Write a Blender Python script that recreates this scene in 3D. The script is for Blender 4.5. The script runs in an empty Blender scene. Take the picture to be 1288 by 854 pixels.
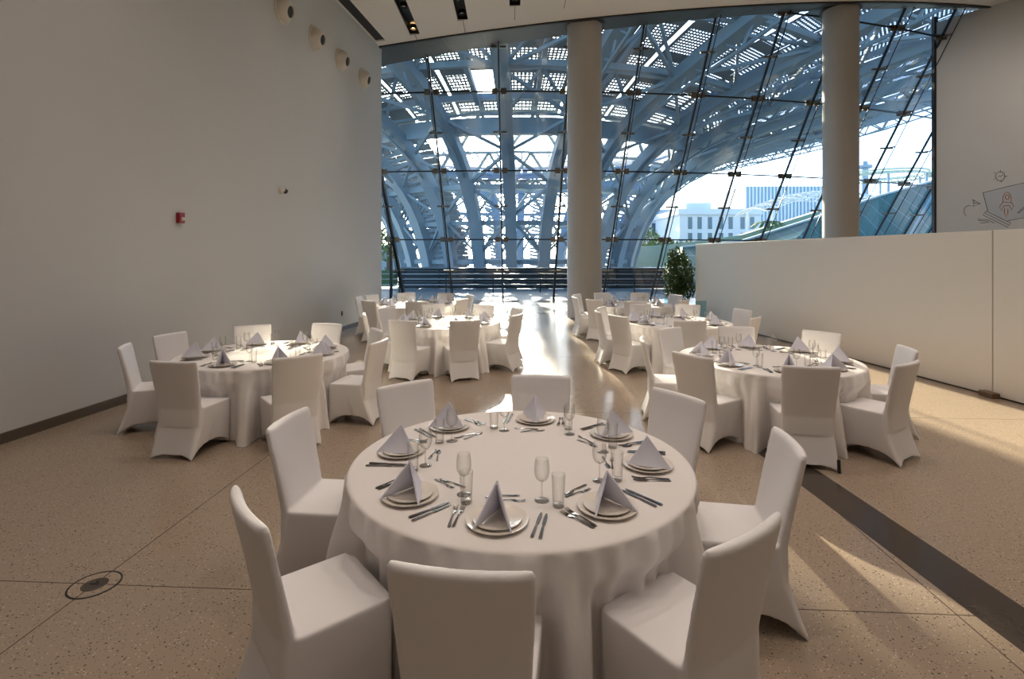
import bpy, bmesh, math, random
from math import sin, cos, pi, sqrt, atan2, radians
from mathutils import Vector, Matrix
random.seed(7)
S = bpy.context.scene
COL = S.collection
FOC, CX, HY, CH = 663.0, 644.0, 321.0, 1.95      # focal in px, centre column, horizon row, camera height

# ------------------------------------------------------------------ helpers
class MB:
    """collects geometry for ONE mesh"""
    def __init__(self): self.v = []; self.f = []
    def add(self, vs, fs):
        n = len(self.v); self.v += [tuple(p) for p in vs]; self.f += [tuple(i + n for i in f) for f in fs]; return self
    def box(self, c, s, m=None):
        x, y, z = s[0] / 2, s[1] / 2, s[2] / 2
        vs = [Vector((a * x, b * y, d * z)) for d in (-1, 1) for b in (-1, 1) for a in (-1, 1)]
        if m is not None: vs = [m @ p for p in vs]
        vs = [p + Vector(c) for p in vs]
        return self.add(vs, [(0, 2, 3, 1), (4, 5, 7, 6), (0, 1, 5, 4), (2, 6, 7, 3), (0, 4, 6, 2), (1, 3, 7, 5)])
    def prism(self, poly, z0, z1):
        """extrude a ccw xy polygon; z0/z1 numbers or functions of x, y"""
        g0 = z0 if callable(z0) else (lambda x, y: z0)
        g1 = z1 if callable(z1) else (lambda x, y: z1)
        n = len(poly)
        vs = [(x, y, g0(x, y)) for x, y in poly] + [(x, y, g1(x, y)) for x, y in poly]
        fs = [tuple(reversed(range(n))), tuple(range(n, 2 * n))]
        fs += [(i, (i + 1) % n, n + (i + 1) % n, n + i) for i in range(n)]
        return self.add(vs, fs)
    def sweep(self, pts, w, h, up=None, closed=False):
        """box section bar along a polyline; w across, h along 'up'"""
        n = len(pts); pts = [Vector(p) for p in pts]; vs = []; fs = []
        for i, p in enumerate(pts):
            if closed: t = pts[(i + 1) % n] - pts[i - 1]
            else: t = pts[min(i + 1, n - 1)] - pts[max(i - 1, 0)]
            t.normalize()
            u = up[i] if isinstance(up, list) else (up if up is not None else Vector((0, 0, 1)))
            u = Vector(u)
            if abs(t.dot(u)) > .99: u = Vector((1, 0, 0))
            a = t.cross(u).normalized(); b = a.cross(t).normalized()
            for sa, sb in ((-1, -1), (1, -1), (1, 1), (-1, 1)): vs.append(p + a * (sa * w / 2) + b * (sb * h / 2))
        for i in range(n if closed else n - 1):
            j = (i + 1) % n
            for k in range(4):
                l = (k + 1) % 4; fs.append((4 * i + k, 4 * i + l, 4 * j + l, 4 * j + k))
        if not closed: fs += [(3, 2, 1, 0), tuple(4 * (n - 1) + k for k in range(4))]
        return self.add(vs, fs)
    def tube(self, pts, r, seg=8, r1=None, closed=False):
        n = len(pts); pts = [Vector(p) for p in pts]; vs = []; fs = []; ref = None
        for i, p in enumerate(pts):
            if closed: t = (pts[(i + 1) % n] - pts[i - 1]).normalized()
            else: t = (pts[min(i + 1, n - 1)] - pts[max(i - 1, 0)]).normalized()
            if ref is None: ref = Vector((0, 0, 1)) if abs(t.z) < .9 else Vector((1, 0, 0))
            a = t.cross(ref).normalized(); b = a.cross(t).normalized(); ref = b
            rr = r if r1 is None else r + (r1 - r) * i / max(n - 1, 1)
            for k in range(seg):
                q = 2 * pi * k / seg; vs.append(p + a * (rr * cos(q)) + b * (rr * sin(q)))
        for i in range(n if closed else n - 1):
            j = (i + 1) % n
            for k in range(seg):
                l = (k + 1) % seg; fs.append((seg * i + k, seg * i + l, seg * j + l, seg * j + k))
        if not closed: fs += [tuple(reversed(range(seg))), tuple(seg * (n - 1) + k for k in range(seg))]
        return self.add(vs, fs)
    def lathe(self, prof, seg=32, c=(0, 0, 0), m=None):
        """revolve an (r, z) profile about z; r = 0 closes to a pole"""
        vs = []; fs = []; rows = []
        for r, z in prof:
            if r <= 1e-6: rows.append([len(vs)]); vs.append(Vector((0, 0, z)))
            else:
                rows.append(list(range(len(vs), len(vs) + seg)))
                vs += [Vector((r * cos(2 * pi * k / seg), r * sin(2 * pi * k / seg), z)) for k in range(seg)]
        for a, b in zip(rows, rows[1:]):
            for k in range(seg):
                l = (k + 1) % seg
                if len(a) == 1 and len(b) == 1: continue
                if len(a) == 1: fs.append((a[0], b[l], b[k]))
                elif len(b) == 1: fs.append((a[k], a[l], b[0]))
                else: fs.append((a[k], a[l], b[l], b[k]))
        if m is not None: vs = [m @ p for p in vs]
        return self.add([p + Vector(c) for p in vs], fs)
    def mesh(self, name, mat, smooth=False, angle=None):
        me = bpy.data.meshes.new(name); me.from_pydata(self.v, [], self.f); me.update()
        bm = bmesh.new(); bm.from_mesh(me); bmesh.ops.recalc_face_normals(bm, faces=bm.faces); bm.to_mesh(me); bm.free()
        if mat: me.materials.append(mat)
        if smooth:
            me.polygons.foreach_set('use_smooth', [True] * len(me.polygons))
            if angle: me.set_sharp_from_angle(angle=radians(angle))
        return me
    def build(self, name, mat, parent=None, smooth=False, angle=None, loc=None):
        return link(name, self.mesh(name, mat, smooth, angle), parent, loc)

def link(name, data, parent=None, loc=None):
    o = bpy.data.objects.new(name, data); COL.objects.link(o)
    if parent is not None: o.parent = parent
    if loc is not None: o.location = loc
    return o
def tag(o, label, cat, group=None):
    o['label'] = label; o['category'] = cat
    if group: o['group'] = group
    return o
def thing(name, label, cat, loc=(0, 0, 0), rz=0.0, group=None):
    o = link(name, None, None, loc); o.rotation_euler.z = rz; o.empty_display_size = .1
    return tag(o, label, cat, group)
def struct(o): o['kind'] = 'structure'; return o

# ------------------------------------------------------------------ materials
def mat(name, col, rough=.5, metal=0.0, spec=.5, coat=0.0):
    m = bpy.data.materials.new(name); m.use_nodes = True
    b = m.node_tree.nodes['Principled BSDF']
    b.inputs['Base Color'].default_value = (*col, 1); b.inputs['Roughness'].default_value = rough
    b.inputs['Metallic'].default_value = metal; b.inputs['Specular IOR Level'].default_value = spec
    b.inputs['Coat Weight'].default_value = coat
    return m
def noisy(m, c1, c2, scale, bump=0.0, bscale=None, coords='Object'):
    """procedural colour variation (+ optional fine bump) on a principled material"""
    nt = m.node_tree; N = nt.nodes; L = nt.links; b = N['Principled BSDF']
    tc = N.new('ShaderNodeTexCoord'); no = N.new('ShaderNodeTexNoise'); no.inputs['Scale'].default_value = scale
    no.inputs['Detail'].default_value = 4
    mx = N.new('ShaderNodeMix'); mx.data_type = 'RGBA'
    mx.inputs['A'].default_value = (*c1, 1); mx.inputs['B'].default_value = (*c2, 1)
    L.new(tc.outputs[coords], no.inputs['Vector']); L.new(no.outputs['Fac'], mx.inputs['Factor']); L.new(mx.outputs['Result'], b.inputs['Base Color'])
    if bump:
        n2 = N.new('ShaderNodeTexNoise'); n2.inputs['Scale'].default_value = bscale or scale * 8
        bp = N.new('ShaderNodeBump'); bp.inputs['Strength'].default_value = bump; bp.inputs['Distance'].default_value = .004
        L.new(tc.outputs[coords], n2.inputs['Vector']); L.new(n2.outputs['Fac'], bp.inputs['Height']); L.new(bp.outputs['Normal'], b.inputs['Normal'])
    return m
def emis(name, col, st):
    m = mat(name, (0.02, .02, .02)); b = m.node_tree.nodes['Principled BSDF']
    b.inputs['Emission Color'].default_value = (*col, 1); b.inputs['Emission Strength'].default_value = st
    return m
def thin_glass(name, tint, edge, rough=0.0, base=.04, gain=.75):
    m = bpy.data.materials.new(name); m.use_nodes = True; nt = m.node_tree; N = nt.nodes; L = nt.links; N.clear()
    out = N.new('ShaderNodeOutputMaterial'); t = N.new('ShaderNodeBsdfTransparent'); g = N.new('ShaderNodeBsdfGlossy')
    lw = N.new('ShaderNodeLayerWeight'); lw.inputs['Blend'].default_value = .5
    pw = N.new('ShaderNodeMath'); pw.operation = 'POWER'; pw.inputs[1].default_value = 4
    ma = N.new('ShaderNodeMath'); ma.operation = 'MULTIPLY_ADD'; ma.inputs[1].default_value = gain; ma.inputs[2].default_value = base
    mc = N.new('ShaderNodeMix'); mc.data_type = 'RGBA'; mc.inputs['A'].default_value = (*tint, 1); mc.inputs['B'].default_value = (*edge, 1)
    mx = N.new('ShaderNodeMixShader'); g.inputs['Roughness'].default_value = rough; g.inputs['Color'].default_value = (1, 1, 1, 1)
    L.new(lw.outputs['Facing'], pw.inputs[0]); L.new(pw.outputs[0], ma.inputs[0]); L.new(ma.outputs[0], mx.inputs['Fac'])
    L.new(lw.outputs['Facing'], mc.inputs['Factor']); L.new(mc.outputs['Result'], t.inputs['Color'])
    L.new(t.outputs[0], mx.inputs[1]); L.new(g.outputs[0], mx.inputs[2]); L.new(mx.outputs[0], out.inputs['Surface'])
    return m

M = {}
M['wall'] = noisy(mat('white_plaster', (.60, .595, .58), .75), (.59, .585, .57), (.63, .625, .61), .6, .02, 60)
M['ceiling'] = mat('ceiling_paint', (.90, .885, .86), .7)
M['partition'] = noisy(mat('partition_paint', (.70, .66, .60), .55), (.69, .65, .59), (.72, .68, .62), .5)
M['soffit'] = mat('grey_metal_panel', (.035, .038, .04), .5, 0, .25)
M['black'] = mat('black_paint', (.012, .012, .013), .45)
M['frame'] = mat('dark_steel', (.018, .022, .026), .4, .3)
M['clamp'] = mat('clamp_bronze', (.16, .14, .11), .45, .3)
M['column'] = noisy(mat('column_plaster', (.47, .45, .42), .7), (.46, .44, .41), (.49, .47, .44), 1.2)
M['baseboard'] = mat('brown_skirting', (.13, .105, .08), .35, .3)
M['strip'] = noisy(mat('dark_stone_strip', (.045, .034, .026), .25), (.04, .03, .023), (.06, .045, .034), 30)
M['cloth'] = noisy(mat('white_table_linen', (.80, .76, .735), .85, 0, .2), (.79, .75, .725), (.82, .78, .755), 3, .12, 500)
M['cover'] = noisy(mat('white_stretch_cover', (.79, .765, .765), .7, 0, .3), (.78, .755, .755), (.81, .785, .785), 3, .05, 700)
M['napkin'] = noisy(mat('lilac_white_napkin', (.77, .77, .88), .85, 0, .2), (.76, .76, .87), (.79, .79, .90), 8, .1, 900)
M['china'] = mat('ivory_china', (.78, .72, .64), .18, 0, .5, .3)
M['steel'] = mat('polished_cutlery_steel', (.27, .245, .225), .2, 1.0)
M['glass'] = thin_glass('clear_drinking_glass', (.985, .985, .98), (.60, .59, .57), 0, .06, .6)
M['glass_base'] = thin_glass('thick_glass_base', (.95, .945, .93), (.72, .70, .68), 0, .10, .5)
M['pane'] = thin_glass('tinted_facade_glass', (.77, .89, .925), (.54, .71, .78), 0, .045, .6)
M['red'] = mat('alarm_red', (.30, .012, .015), .35)
M['white_plastic'] = mat('white_plastic', (.72, .68, .62), .4)
M['nozzle'] = mat('nozzle_enamel', (.66, .61, .54), .4)
M['dark_hole'] = mat('dark_opening', (.03, .027, .024), .6)
M['wood'] = mat('brown_wood_block', (.14, .08, .045), .5)
M['leaf'] = noisy(mat('ficus_leaf', (.05, .11, .025), .4), (.03, .075, .018), (.09, .17, .04), 9)
M['bark'] = mat('bark', (.12, .09, .06), .9)
M['pot'] = mat('plant_pot', (.12, .115, .11), .5)
M['steelwork'] = noisy(mat('blue_grey_steelwork', (.28, .35, .40), .55), (.26, .33, .385), (.31, .38, .43), .4)
M['panel'] = mat('perforated_steel_panel', (.17, .20, .22), .6)
M['rail'] = mat('brushed_rail', (.45, .46, .46), .35, .8)
M['louvre'] = mat('dark_louvre', (.02, .026, .032), .5)
M['louvre_edge'] = mat('grey_slat', (.16, .19, .21), .5)
M['build_white'] = mat('pale_render', (.70, .72, .74), .8)
M['build_grey'] = mat('grey_glass_cladding', (.28, .36, .42), .4)
M['build_win'] = mat('dark_window_pane', (.10, .15, .19), .2)
M['tree'] = noisy(mat('tree_leaf', (.10, .18, .07), .8), (.07, .13, .05), (.16, .26, .10), 2)
M['lawn'] = noisy(mat('lawn', (.50, .56, .45), .9), (.46, .52, .41), (.56, .61, .50), .8)  # albedo lifted to stand in for bright haze over the bank
M['ink'] = mat('mural_ink', (.10, .105, .11), .8)
M['orange'] = mat('mural_orange', (.42, .16, .06), .8)
M['paper'] = mat('mural_pale_blue', (.50, .53, .56), .8)
M['bulb'] = emis('lit_downlight', (1, .62, .25), 14)
M['bulb_dim'] = emis('dim_downlight', (1, .85, .65), .25)

def floor_material():
    m = mat('terrazzo', (.4, .3, .22), .2, 0, .5); nt = m.node_tree; N = nt.nodes; L = nt.links; b = N['Principled BSDF']
    geo = N.new('ShaderNodeNewGeometry')
    def voro(scale, thr, soft):
        v = N.new('ShaderNodeTexVoronoi'); v.inputs['Scale'].default_value = scale; v.inputs['Randomness'].default_value = 1
        L.new(geo.outputs['Position'], v.inputs['Vector'])
        mr = N.new('ShaderNodeMapRange'); mr.inputs['From Min'].default_value = thr; mr.inputs['From Max'].default_value = thr + soft
        mr.inputs['To Min'].default_value = 1; mr.inputs['To Max'].default_value = 0
        L.new(v.outputs['Distance'], mr.inputs['Value'])
        # only some cells carry a chip
        sx = N.new('ShaderNodeSeparateColor'); L.new(v.outputs['Color'], sx.inputs[0])
        gt = N.new('ShaderNodeMath'); gt.operation = 'GREATER_THAN'; gt.inputs[1].default_value = .45; L.new(sx.outputs[0], gt.inputs[0])
        mu = N.new('ShaderNodeMath'); mu.operation = 'MULTIPLY'; L.new(mr.outputs[0], mu.inputs[0]); L.new(gt.outputs[0], mu.inputs[1])
        return mu.outputs[0]
    no = N.new('ShaderNodeTexNoise'); no.inputs['Scale'].default_value = .7; no.inputs['Detail'].default_value = 5
    L.new(geo.outputs['Position'], no.inputs['Vector'])
    def mix(fac, a, bb):
        x = N.new('ShaderNodeMix'); x.data_type = 'RGBA'
        if isinstance(fac, float): x.inputs['Factor'].default_value = fac
        else: L.new(fac, x.inputs['Factor'])
        for k, q in (('A', a), ('B', bb)):
            if isinstance(q, tuple): x.inputs[k].default_value = (*q, 1)
            else: L.new(q, x.inputs[k])
        return x.outputs['Result']
    c = mix(no.outputs['Fac'], (.31, .24, .178), (.365, .285, .212))
    c = mix(voro(48, .16, .05), c, (.60, .47, .35))
    c = mix(voro(36, .155, .06), c, (.09, .065, .048))
    c = mix(voro(70, .17, .07), c, (.06, .045, .035))
    # joints of the large slabs
    sep = N.new('ShaderNodeSeparateXYZ'); L.new(geo.outputs['Position'], sep.inputs[0])
    def joint(ax, ay, off, period, w):
        d1 = N.new('ShaderNodeMath'); d1.operation = 'MULTIPLY'; d1.inputs[1].default_value = ax; L.new(sep.outputs[0], d1.inputs[0])
        d2 = N.new('ShaderNodeMath'); d2.operation = 'MULTIPLY_ADD'; d2.inputs[1].default_value = ay; L.new(sep.outputs[1], d2.inputs[0]); L.new(d1.outputs[0], d2.inputs[2])
        d3 = N.new('ShaderNodeMath'); d3.operation = 'ADD'; d3.inputs[1].default_value = off; L.new(d2.outputs[0], d3.inputs[0])
        pp = N.new('ShaderNodeMath'); pp.operation = 'PINGPONG'; pp.inputs[1].default_value = period / 2; L.new(d3.outputs[0], pp.inputs[0])
        lt = N.new('ShaderNodeMath'); lt.operation = 'LESS_THAN'; lt.inputs[1].default_value = w; L.new(pp.outputs[0], lt.inputs[0])
        return lt.outputs[0]
    c = mix(joint(1, -.05, 2.63, 4.9, .004), c, (.09, .065, .05))
    c = mix(joint(.055, 1, -2.99, 3.6, .004), c, (.09, .065, .05))
    L.new(c, b.inputs['Base Color'])
    r2 = N.new('ShaderNodeMapRange'); r2.inputs['To Min'].default_value = .15; r2.inputs['To Max'].default_value = .26
    L.new(no.outputs['Fac'], r2.inputs['Value']); L.new(r2.outputs[0], b.inputs['Roughness'])
    return m
M['floor'] = floor_material()
def paving_material():
    m = mat('terrace_paving', (.3, .32, .33), .5); nt = m.node_tree; N = nt.nodes; L = nt.links; b = N['Principled BSDF']
    geo = N.new('ShaderNodeNewGeometry'); br = N.new('ShaderNodeTexBrick')
    br.inputs['Scale'].default_value = 1; br.inputs['Color1'].default_value = (.34, .36, .36, 1); br.inputs['Color2'].default_value = (.30, .32, .33, 1)
    br.inputs['Mortar'].default_value = (.12, .13, .14, 1); br.inputs['Mortar Size'].default_value = .01; br.inputs['Brick Width'].default_value = 1.2; br.inputs['Row Height'].default_value = .6
    L.new(geo.outputs['Position'], br.inputs['Vector']); L.new(br.outputs['Color'], b.inputs['Base Color'])
    return m
M['paving'] = paving_material()
def tile_slope_material():
    m = mat('teal_roof_tile', (.05, .10, .12), .35, 0, .5); nt = m.node_tree; N = nt.nodes; L = nt.links; b = N['Principled BSDF']
    tc = N.new('ShaderNodeTexCoord'); br = N.new('ShaderNodeTexBrick'); mp = N.new('ShaderNodeMapping')
    mp.inputs['Rotation'].default_value = (radians(60), 0, radians(15))
    br.inputs['Color1'].default_value = (.04, .16, .14, 1); br.inputs['Color2'].default_value = (.07, .21, .18, 1)
    br.inputs['Mortar'].default_value = (.28, .40, .42, 1); br.inputs['Mortar Size'].default_value = .03
    br.inputs['Brick Width'].default_value = 1.5; br.inputs['Row Height'].default_value = .8; br.inputs['Scale'].default_value = 1
    L.new(tc.outputs['Object'], mp.inputs['Vector']); L.new(mp.outputs[0], br.inputs['Vector']); L.new(br.outputs['Color'], b.inputs['Base Color'])
    return m
M['tile'] = tile_slope_material()

# ------------------------------------------------------------------ camera, world
cam = bpy.data.cameras.new('camera'); cam.sensor_width = 36; cam.sensor_fit = 'HORIZONTAL'; cam.lens = FOC / 1288 * 36
cam.shift_y = -(427 - HY) / 1288; cam.clip_end = 2000; cam.clip_start = .05
co = link('camera', cam, None, (0, 0, CH)); co.rotation_euler = (pi / 2, 0, 0); S.camera = co
S.view_settings.view_transform = 'Standard'; S.view_settings.look = 'None'; S.view_settings.gamma = 1; S.view_settings.exposure = .05
S.view_settings.use_curve_mapping = False
S.cycles.transparent_max_bounces = 24; S.cycles.use_denoising = True; S.cycles.max_bounces = 8; S.cycles.diffuse_bounces = 4
S.cycles.sample_clamp_indirect = 6; S.cycles.caustics_reflective = False; S.cycles.caustics_refractive = False

SUN_AZ, SUN_EL = math.degrees(atan2(605 - CX, FOC)), math.degrees(math.atan((HY - 107) / sqrt(FOC ** 2 + 39 ** 2)))
w = bpy.data.worlds.new('sky'); S.world = w; w.use_nodes = True
wn = w.node_tree; bg = wn.nodes['Background']; sky = wn.nodes.new('ShaderNodeTexSky'); sky.sky_type = 'NISHITA'
sky.sun_disc = True; sky.sun_elevation = radians(SUN_EL); sky.sun_rotation = radians(SUN_AZ); sky.sun_size = radians(.9); sky.sun_intensity = .21
sky.air_density = .55; sky.dust_density = .8; sky.ozone_density = 1.2
wn.links.new(sky.outputs[0], bg.inputs[0]); bg.inputs[1].default_value = .9

# ------------------------------------------------------------------ room shell
AX, AY = .23, 62.8                       # axis of the cone-shaped glass facade
def Rg(z): return 39.9 + z / 1.849       # radius of the glass at height z
def gp(th, z, off=0.0): r = Rg(z) + off; return Vector((AX + r * sin(th), AY - r * cos(th), z))
def zc(x, y=0): return 8.9 + .125 * x    # tilted ceiling
R_EDGE = AY - 16.1
def wl(d): return -5.88 + .11 * d        # inner face of the left wall
TH = [-.07 + .0545 * k for k in range(-3, 15)]

arc = lambda R, t0, t1, n: [(AX + R * sin(t0 + (t1 - t0) * i / n), AY - R * cos(t0 + (t1 - t0) * i / n)) for i in range(n + 1)]
fl = arc(39.85, TH[0], TH[-1], 40)
struct(MB().prism([(-9, -9), (27, -9), (27, fl[-1][1])] + list(reversed(fl)) + [(-9, fl[0][1])], -.25, 0).build('floor', M['floor']))
WE = 16.45
struct(MB().prism([(wl(-9) - .5, -9), (wl(-9), -9), (wl(WE), WE), (wl(WE) - .5, WE)], 0, lambda x, y: zc(x) + .02).build('wall_left', M['wall']))
struct(MB().prism([(-9, -9.3), (27, -9.3), (27, -9), (-9, -9)], 0, lambda x, y: zc(x) + .02).build('wall_back', M['wall']))
RW0 = (16.45, 20.45); RWd = (.732, -.681)                       # right wall: start and direction
RW1 = (RW0[0] + RWd[0] * 9, RW0[1] + RWd[1] * 9)
nrm = (.681, .732)
struct(MB().prism([RW0, RW1, (RW1[0] + .3 * nrm[0], RW1[1] + .3 * nrm[1]), (RW0[0] + .3 * nrm[0], RW0[1] + .3 * nrm[1])], 0, lambda x, y: zc(x) + .02).build('wall_right', M['wall']))
struct(MB().prism([RW1, (RW1[0], -9), (RW1[0] + .3, -9), (RW1[0] + .3, RW1[1])], 0, lambda x, y: zc(x) + .02).build('wall_side', M['wall']))
struct(MB().prism([(-8.4, WE), (wl(WE) - .5, WE), (wl(WE) - .5, WE + .3), (-8.4, WE + .3)], 0, lambda x, y: zc(x) + .02).build('wall_return', M['wall']))

# ceiling with recessed slots
SLOTS = [(-2.9, 15.75), (-1.42, 15.2), (.08, 14.75), (1.5, 14.4), (2.85, 14.15)]
SLOT_LEN, SW = 6.5, .30
e = arc(R_EDGE, -.2, .55, 60)
poly = [(-9, -9), (27, -9), (27, e[-1][1])] + list(reversed(e)) + [(-9, e[0][1])]
cm = MB().prism(poly, lambda x, y: zc(x), lambda x, y: zc(x) + .35).build('ceiling', M['ceiling'])
cut = MB()
for x, y in SLOTS:
    cut.prism([(x - SW / 2, y - SLOT_LEN), (x + SW / 2, y - SLOT_LEN), (x + SW / 2, y), (x - SW / 2, y)], zc(x) - .3, zc(x) + .22)
cut.prism([(wl(2) + .02, 2), (wl(2) + .32, 2), (wl(15.9) + .32, 15.9), (wl(15.9) + .02, 15.9)], zc(-5) - .4, zc(-4.2) + .16)
co_ = cut.build('cutter', None)
bm_ = cm.modifiers.new('b', 'BOOLEAN'); bm_.object = co_; bm_.operation = 'DIFFERENCE'; bm_.solver = 'EXACT'
me_ = bpy.data.meshes.new_from_object(cm.evaluated_get(bpy.context.evaluated_depsgraph_get()))
cm.modifiers.clear(); cm.data = me_
bpy.data.objects.remove(co_, do_unlink=True)
struct(cm)
# black shadow gap along the left wall
struct(MB().prism([(wl(2) + .02, 2), (wl(2) + .32, 2), (wl(15.9) + .32, 15.9), (wl(15.9) + .02, 15.9)], lambda x, y: zc(x) + .05, lambda x, y: zc(x) + .16).build('trim_1', M['black']))
# soffit between ceiling edge and glass, rising slightly to the glass
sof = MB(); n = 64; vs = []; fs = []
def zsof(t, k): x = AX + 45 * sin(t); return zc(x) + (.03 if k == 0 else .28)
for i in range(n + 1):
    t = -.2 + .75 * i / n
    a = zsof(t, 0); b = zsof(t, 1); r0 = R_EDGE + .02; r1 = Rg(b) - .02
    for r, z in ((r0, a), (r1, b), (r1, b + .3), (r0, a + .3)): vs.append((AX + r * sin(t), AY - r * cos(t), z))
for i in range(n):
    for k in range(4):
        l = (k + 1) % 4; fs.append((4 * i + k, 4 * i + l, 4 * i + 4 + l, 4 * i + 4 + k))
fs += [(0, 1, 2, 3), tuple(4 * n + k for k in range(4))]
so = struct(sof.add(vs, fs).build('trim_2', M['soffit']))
seam = MB()
for i in range(26):
    t = -.16 + .0272 * i; a = zsof(t, 0); b = zsof(t, 1)
    p0 = Vector((AX + (R_EDGE) * sin(t), AY - R_EDGE * cos(t), a - .001)); r1 = Rg(b) - .03
    p1 = Vector((AX + r1 * sin(t), AY - r1 * cos(t), b - .001)); seam.sweep([p0, p1], .012, .006)
seam.build('panel_joint', M['black'], so)
struct(MB().sweep([(x, y, zc(x) - .005) for x, y in arc(R_EDGE + .03, -.2, .5, 60)], .10, .09).build('trim_3', M['black']))
# skirting and dark inlaid stone strip
struct(MB().prism([(wl(-9) - .1, -9), (wl(-9) + .025, -9), (wl(WE) + .025, WE), (wl(WE) - .1, WE)], 0, .11).build('baseboard_left', M['baseboard']))
struct(MB().prism([(2.60, 0), (2.93, 0), (2.72, 6.2), (2.39, 6.2)], -.05, .0015).build('trim_4', M['strip']))
# black end frame of the glass at the right wall
struct(MB().box((RW0[0] + .0, RW0[1] + .06, 5.6), (.14, .14, 11.2)).build('trim_5', M['frame']))

# ------------------------------------------------------------------ glass facade: one window per bay
ROWZ = [0.0, 2.59, 5.165, 7.75, 10.33, 12.0]
for k in range(len(TH) - 1):
    t0, t1 = TH[k], TH[k + 1]
    g = MB()
    for r in range(5):
        z0, z1 = ROWZ[r] + .012, ROWZ[r + 1] - .012; e0 = .0004
        g.add([gp(t0 + e0, z0), gp(t1 - e0, z0), gp(t1 - e0, z1), gp(t0 + e0, z1)], [(0, 1, 2, 3)])
    wi = struct(g.build('window_%d' % (k + 1), M['pane']))
    thick = .16 if k == 2 else .075
    MB().sweep([gp(t0, 0, .05), gp(t0, 12, .05)], thick * .75, thick).build('mullion', M['frame'], wi)
    MB().tube([gp(t0, 0, .42), gp(t0, 12, .42)], .018, 6).build('tension_rod', M['frame'], wi)
    for z in ROWZ[1:5]:
        MB().sweep([gp(t0, z, .05), gp(t1, z, .05)], .05, .05).build('transom', M['frame'], wi)
    for j, z in enumerate([1.3, 2.59, 3.88, 5.165, 6.46, 7.75, 9.04, 10.33]):
        c = MB(); big = j % 2
        for s in (-1, 1):
            c.box(gp(t0, z, .06) + Vector((s * (.16 if big else .15), 0, 0)), (.2 if big else .2, .10, .2 if big else .06))
        c.sweep([gp(t0, z, .05), gp(t0, z, .42)], .05, .05)
        c.build('glass_clamp', M['clamp'], wi)
lp = MB(); lp.box((-5.02, 21.9, 1.35), (.10, .14, 2.7)).box((-5.5, 21.9, 1.35), (.10, .14, 2.7)).box((-5.26, 21.9, 2.62), (.5, .1, .07))
struct(lp.build('trim_6', M['frame']))

# ------------------------------------------------------------------ columns, partition, wall fittings
for x, y, nm in ((2.3, 16.72, 'round plaster column standing in the middle of the glass facade'), (11.25, 18.05, 'round plaster column rising behind the low white partition')):
    c = thing('round_column', nm, 'column', (x, y, 0))
    MB().lathe([(0, 0), (.545, 0), (.545, zc(x) + .3), (0, zc(x) + .3)], 48).build('shaft', M['column'], c, True, 40)
    MB().lathe([(.56, zc(x) - .0), (.64, zc(x) + .0), (.64, zc(x) + .06), (.56, zc(x) + .06), (.56, zc(x))], 48).build('collar', M['black'], c)

def px(d): return 6.51 - .0995 * (d - 8.37)
pt = thing('partition_wall', 'low freestanding white partition wall along the right side of the hall', 'partition', (px(9), 9, 0))
def ploc(p): return [(x - px(9), y - 9) for x, y in p]
for a, b in ((16.4, 7.27), (7.255, 1.2)):
    o = MB().prism(ploc([(px(b), b), (px(b) + .3, b), (px(a) + .3, a), (px(a), a)]), .02, 2.295).build('panel', M['partition'], pt)
    bv = o.modifiers.new('bevel', 'BEVEL'); bv.width = .006; bv.segments = 2
MB().prism(ploc([(px(1.2) + .02, 1.2), (px(1.2) + .28, 1.2), (px(16.4) + .28, 16.38), (px(16.4) + .02, 16.38)]), 0, .02).build('base_rail', M['black'], pt)
o = MB().box((px(7.26) - px(9) - .05, -1.74, .035), (.11, .22, .07)).build('foot_block', M['wood'], pt)
bv = o.modifiers.new('bevel', 'BEVEL'); bv.width = .008; bv.segments = 2

wang = math.atan(.11)                                    # left wall turns this much from the y axis
def on_wall(d, z): return (wl(d), d, z)
wm = Matrix.Rotation(-wang, 4, 'Z')
def wall_thing(name, label, cat, d, z, group=None):
    o = thing(name, label, cat, on_wall(d, z), -wang, group); return o
NZ = ['largest-looking round air nozzle, leftmost and highest in the photo on the left wall', 'second round air nozzle from the left, high on the left wall',
      'third round air nozzle from the left, high on the left wall', 'round air nozzle nearest the glass facade, high on the left wall']
rot = Matrix.Rotation(radians(90), 4, 'Y')
for i, d in enumerate((10.75, 12.15, 13.5, 14.95)):
    t = wall_thing('air_nozzle', NZ[i], 'air vent', d, 6.95, 'air nozzles on the left wall')
    MB().lathe([(.0, 0), (.29, 0), (.29, .02), (.27, .03), (.245, .03)], 36, (0, 0, 0), rot).build('flange', M['nozzle'], t, True, 40)
    tilt = Matrix.Rotation(radians(14), 4, 'Y') @ rot
    MB().lathe([(.25, -.02), (.243, .06), (.215, .13), (.17, .185), (.128, .21), (.118, .205), (.118, .17)], 36, (0, 0, 0), tilt).build('dome', M['nozzle'], t, True, 60)
    MB().lathe([(0, .175), (.12, .175)], 36, (0, 0, 0), tilt).build('opening', M['dark_hole'], t)
t = wall_thing('fire_alarm', 'small red fire alarm sounder with strobe on the left wall', 'alarm', 7.92, 2.51)
o = MB().box((.03, 0, 0), (.06, .12, .155)).build('body', M['red'], t); bv = o.modifiers.new('b', 'BEVEL'); bv.width = .008; bv.segments = 2
MB().lathe([(0, .035), (.02, .03), (.03, 0)], 16, (.06, 0.01, -.015), rot).build('strobe', M['white_plastic'], t, True)
t = wall_thing('security_camera', 'small white security camera with dark lens on the left wall', 'camera', 10.7, 3.26)
MB().lathe([(0, 0), (.065, 0), (.065, .05), (.055, .07), (0, .07)], 24, (0, 0, 0), rot).build('mount', M['white_plastic'], t, True, 40)
MB().lathe([(0, .055), (.03, .05), (.05, .02), (.055, 0)], 20, (.09, .02, -.01), rot).build('lens_dome', M['black'], t, True)
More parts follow.
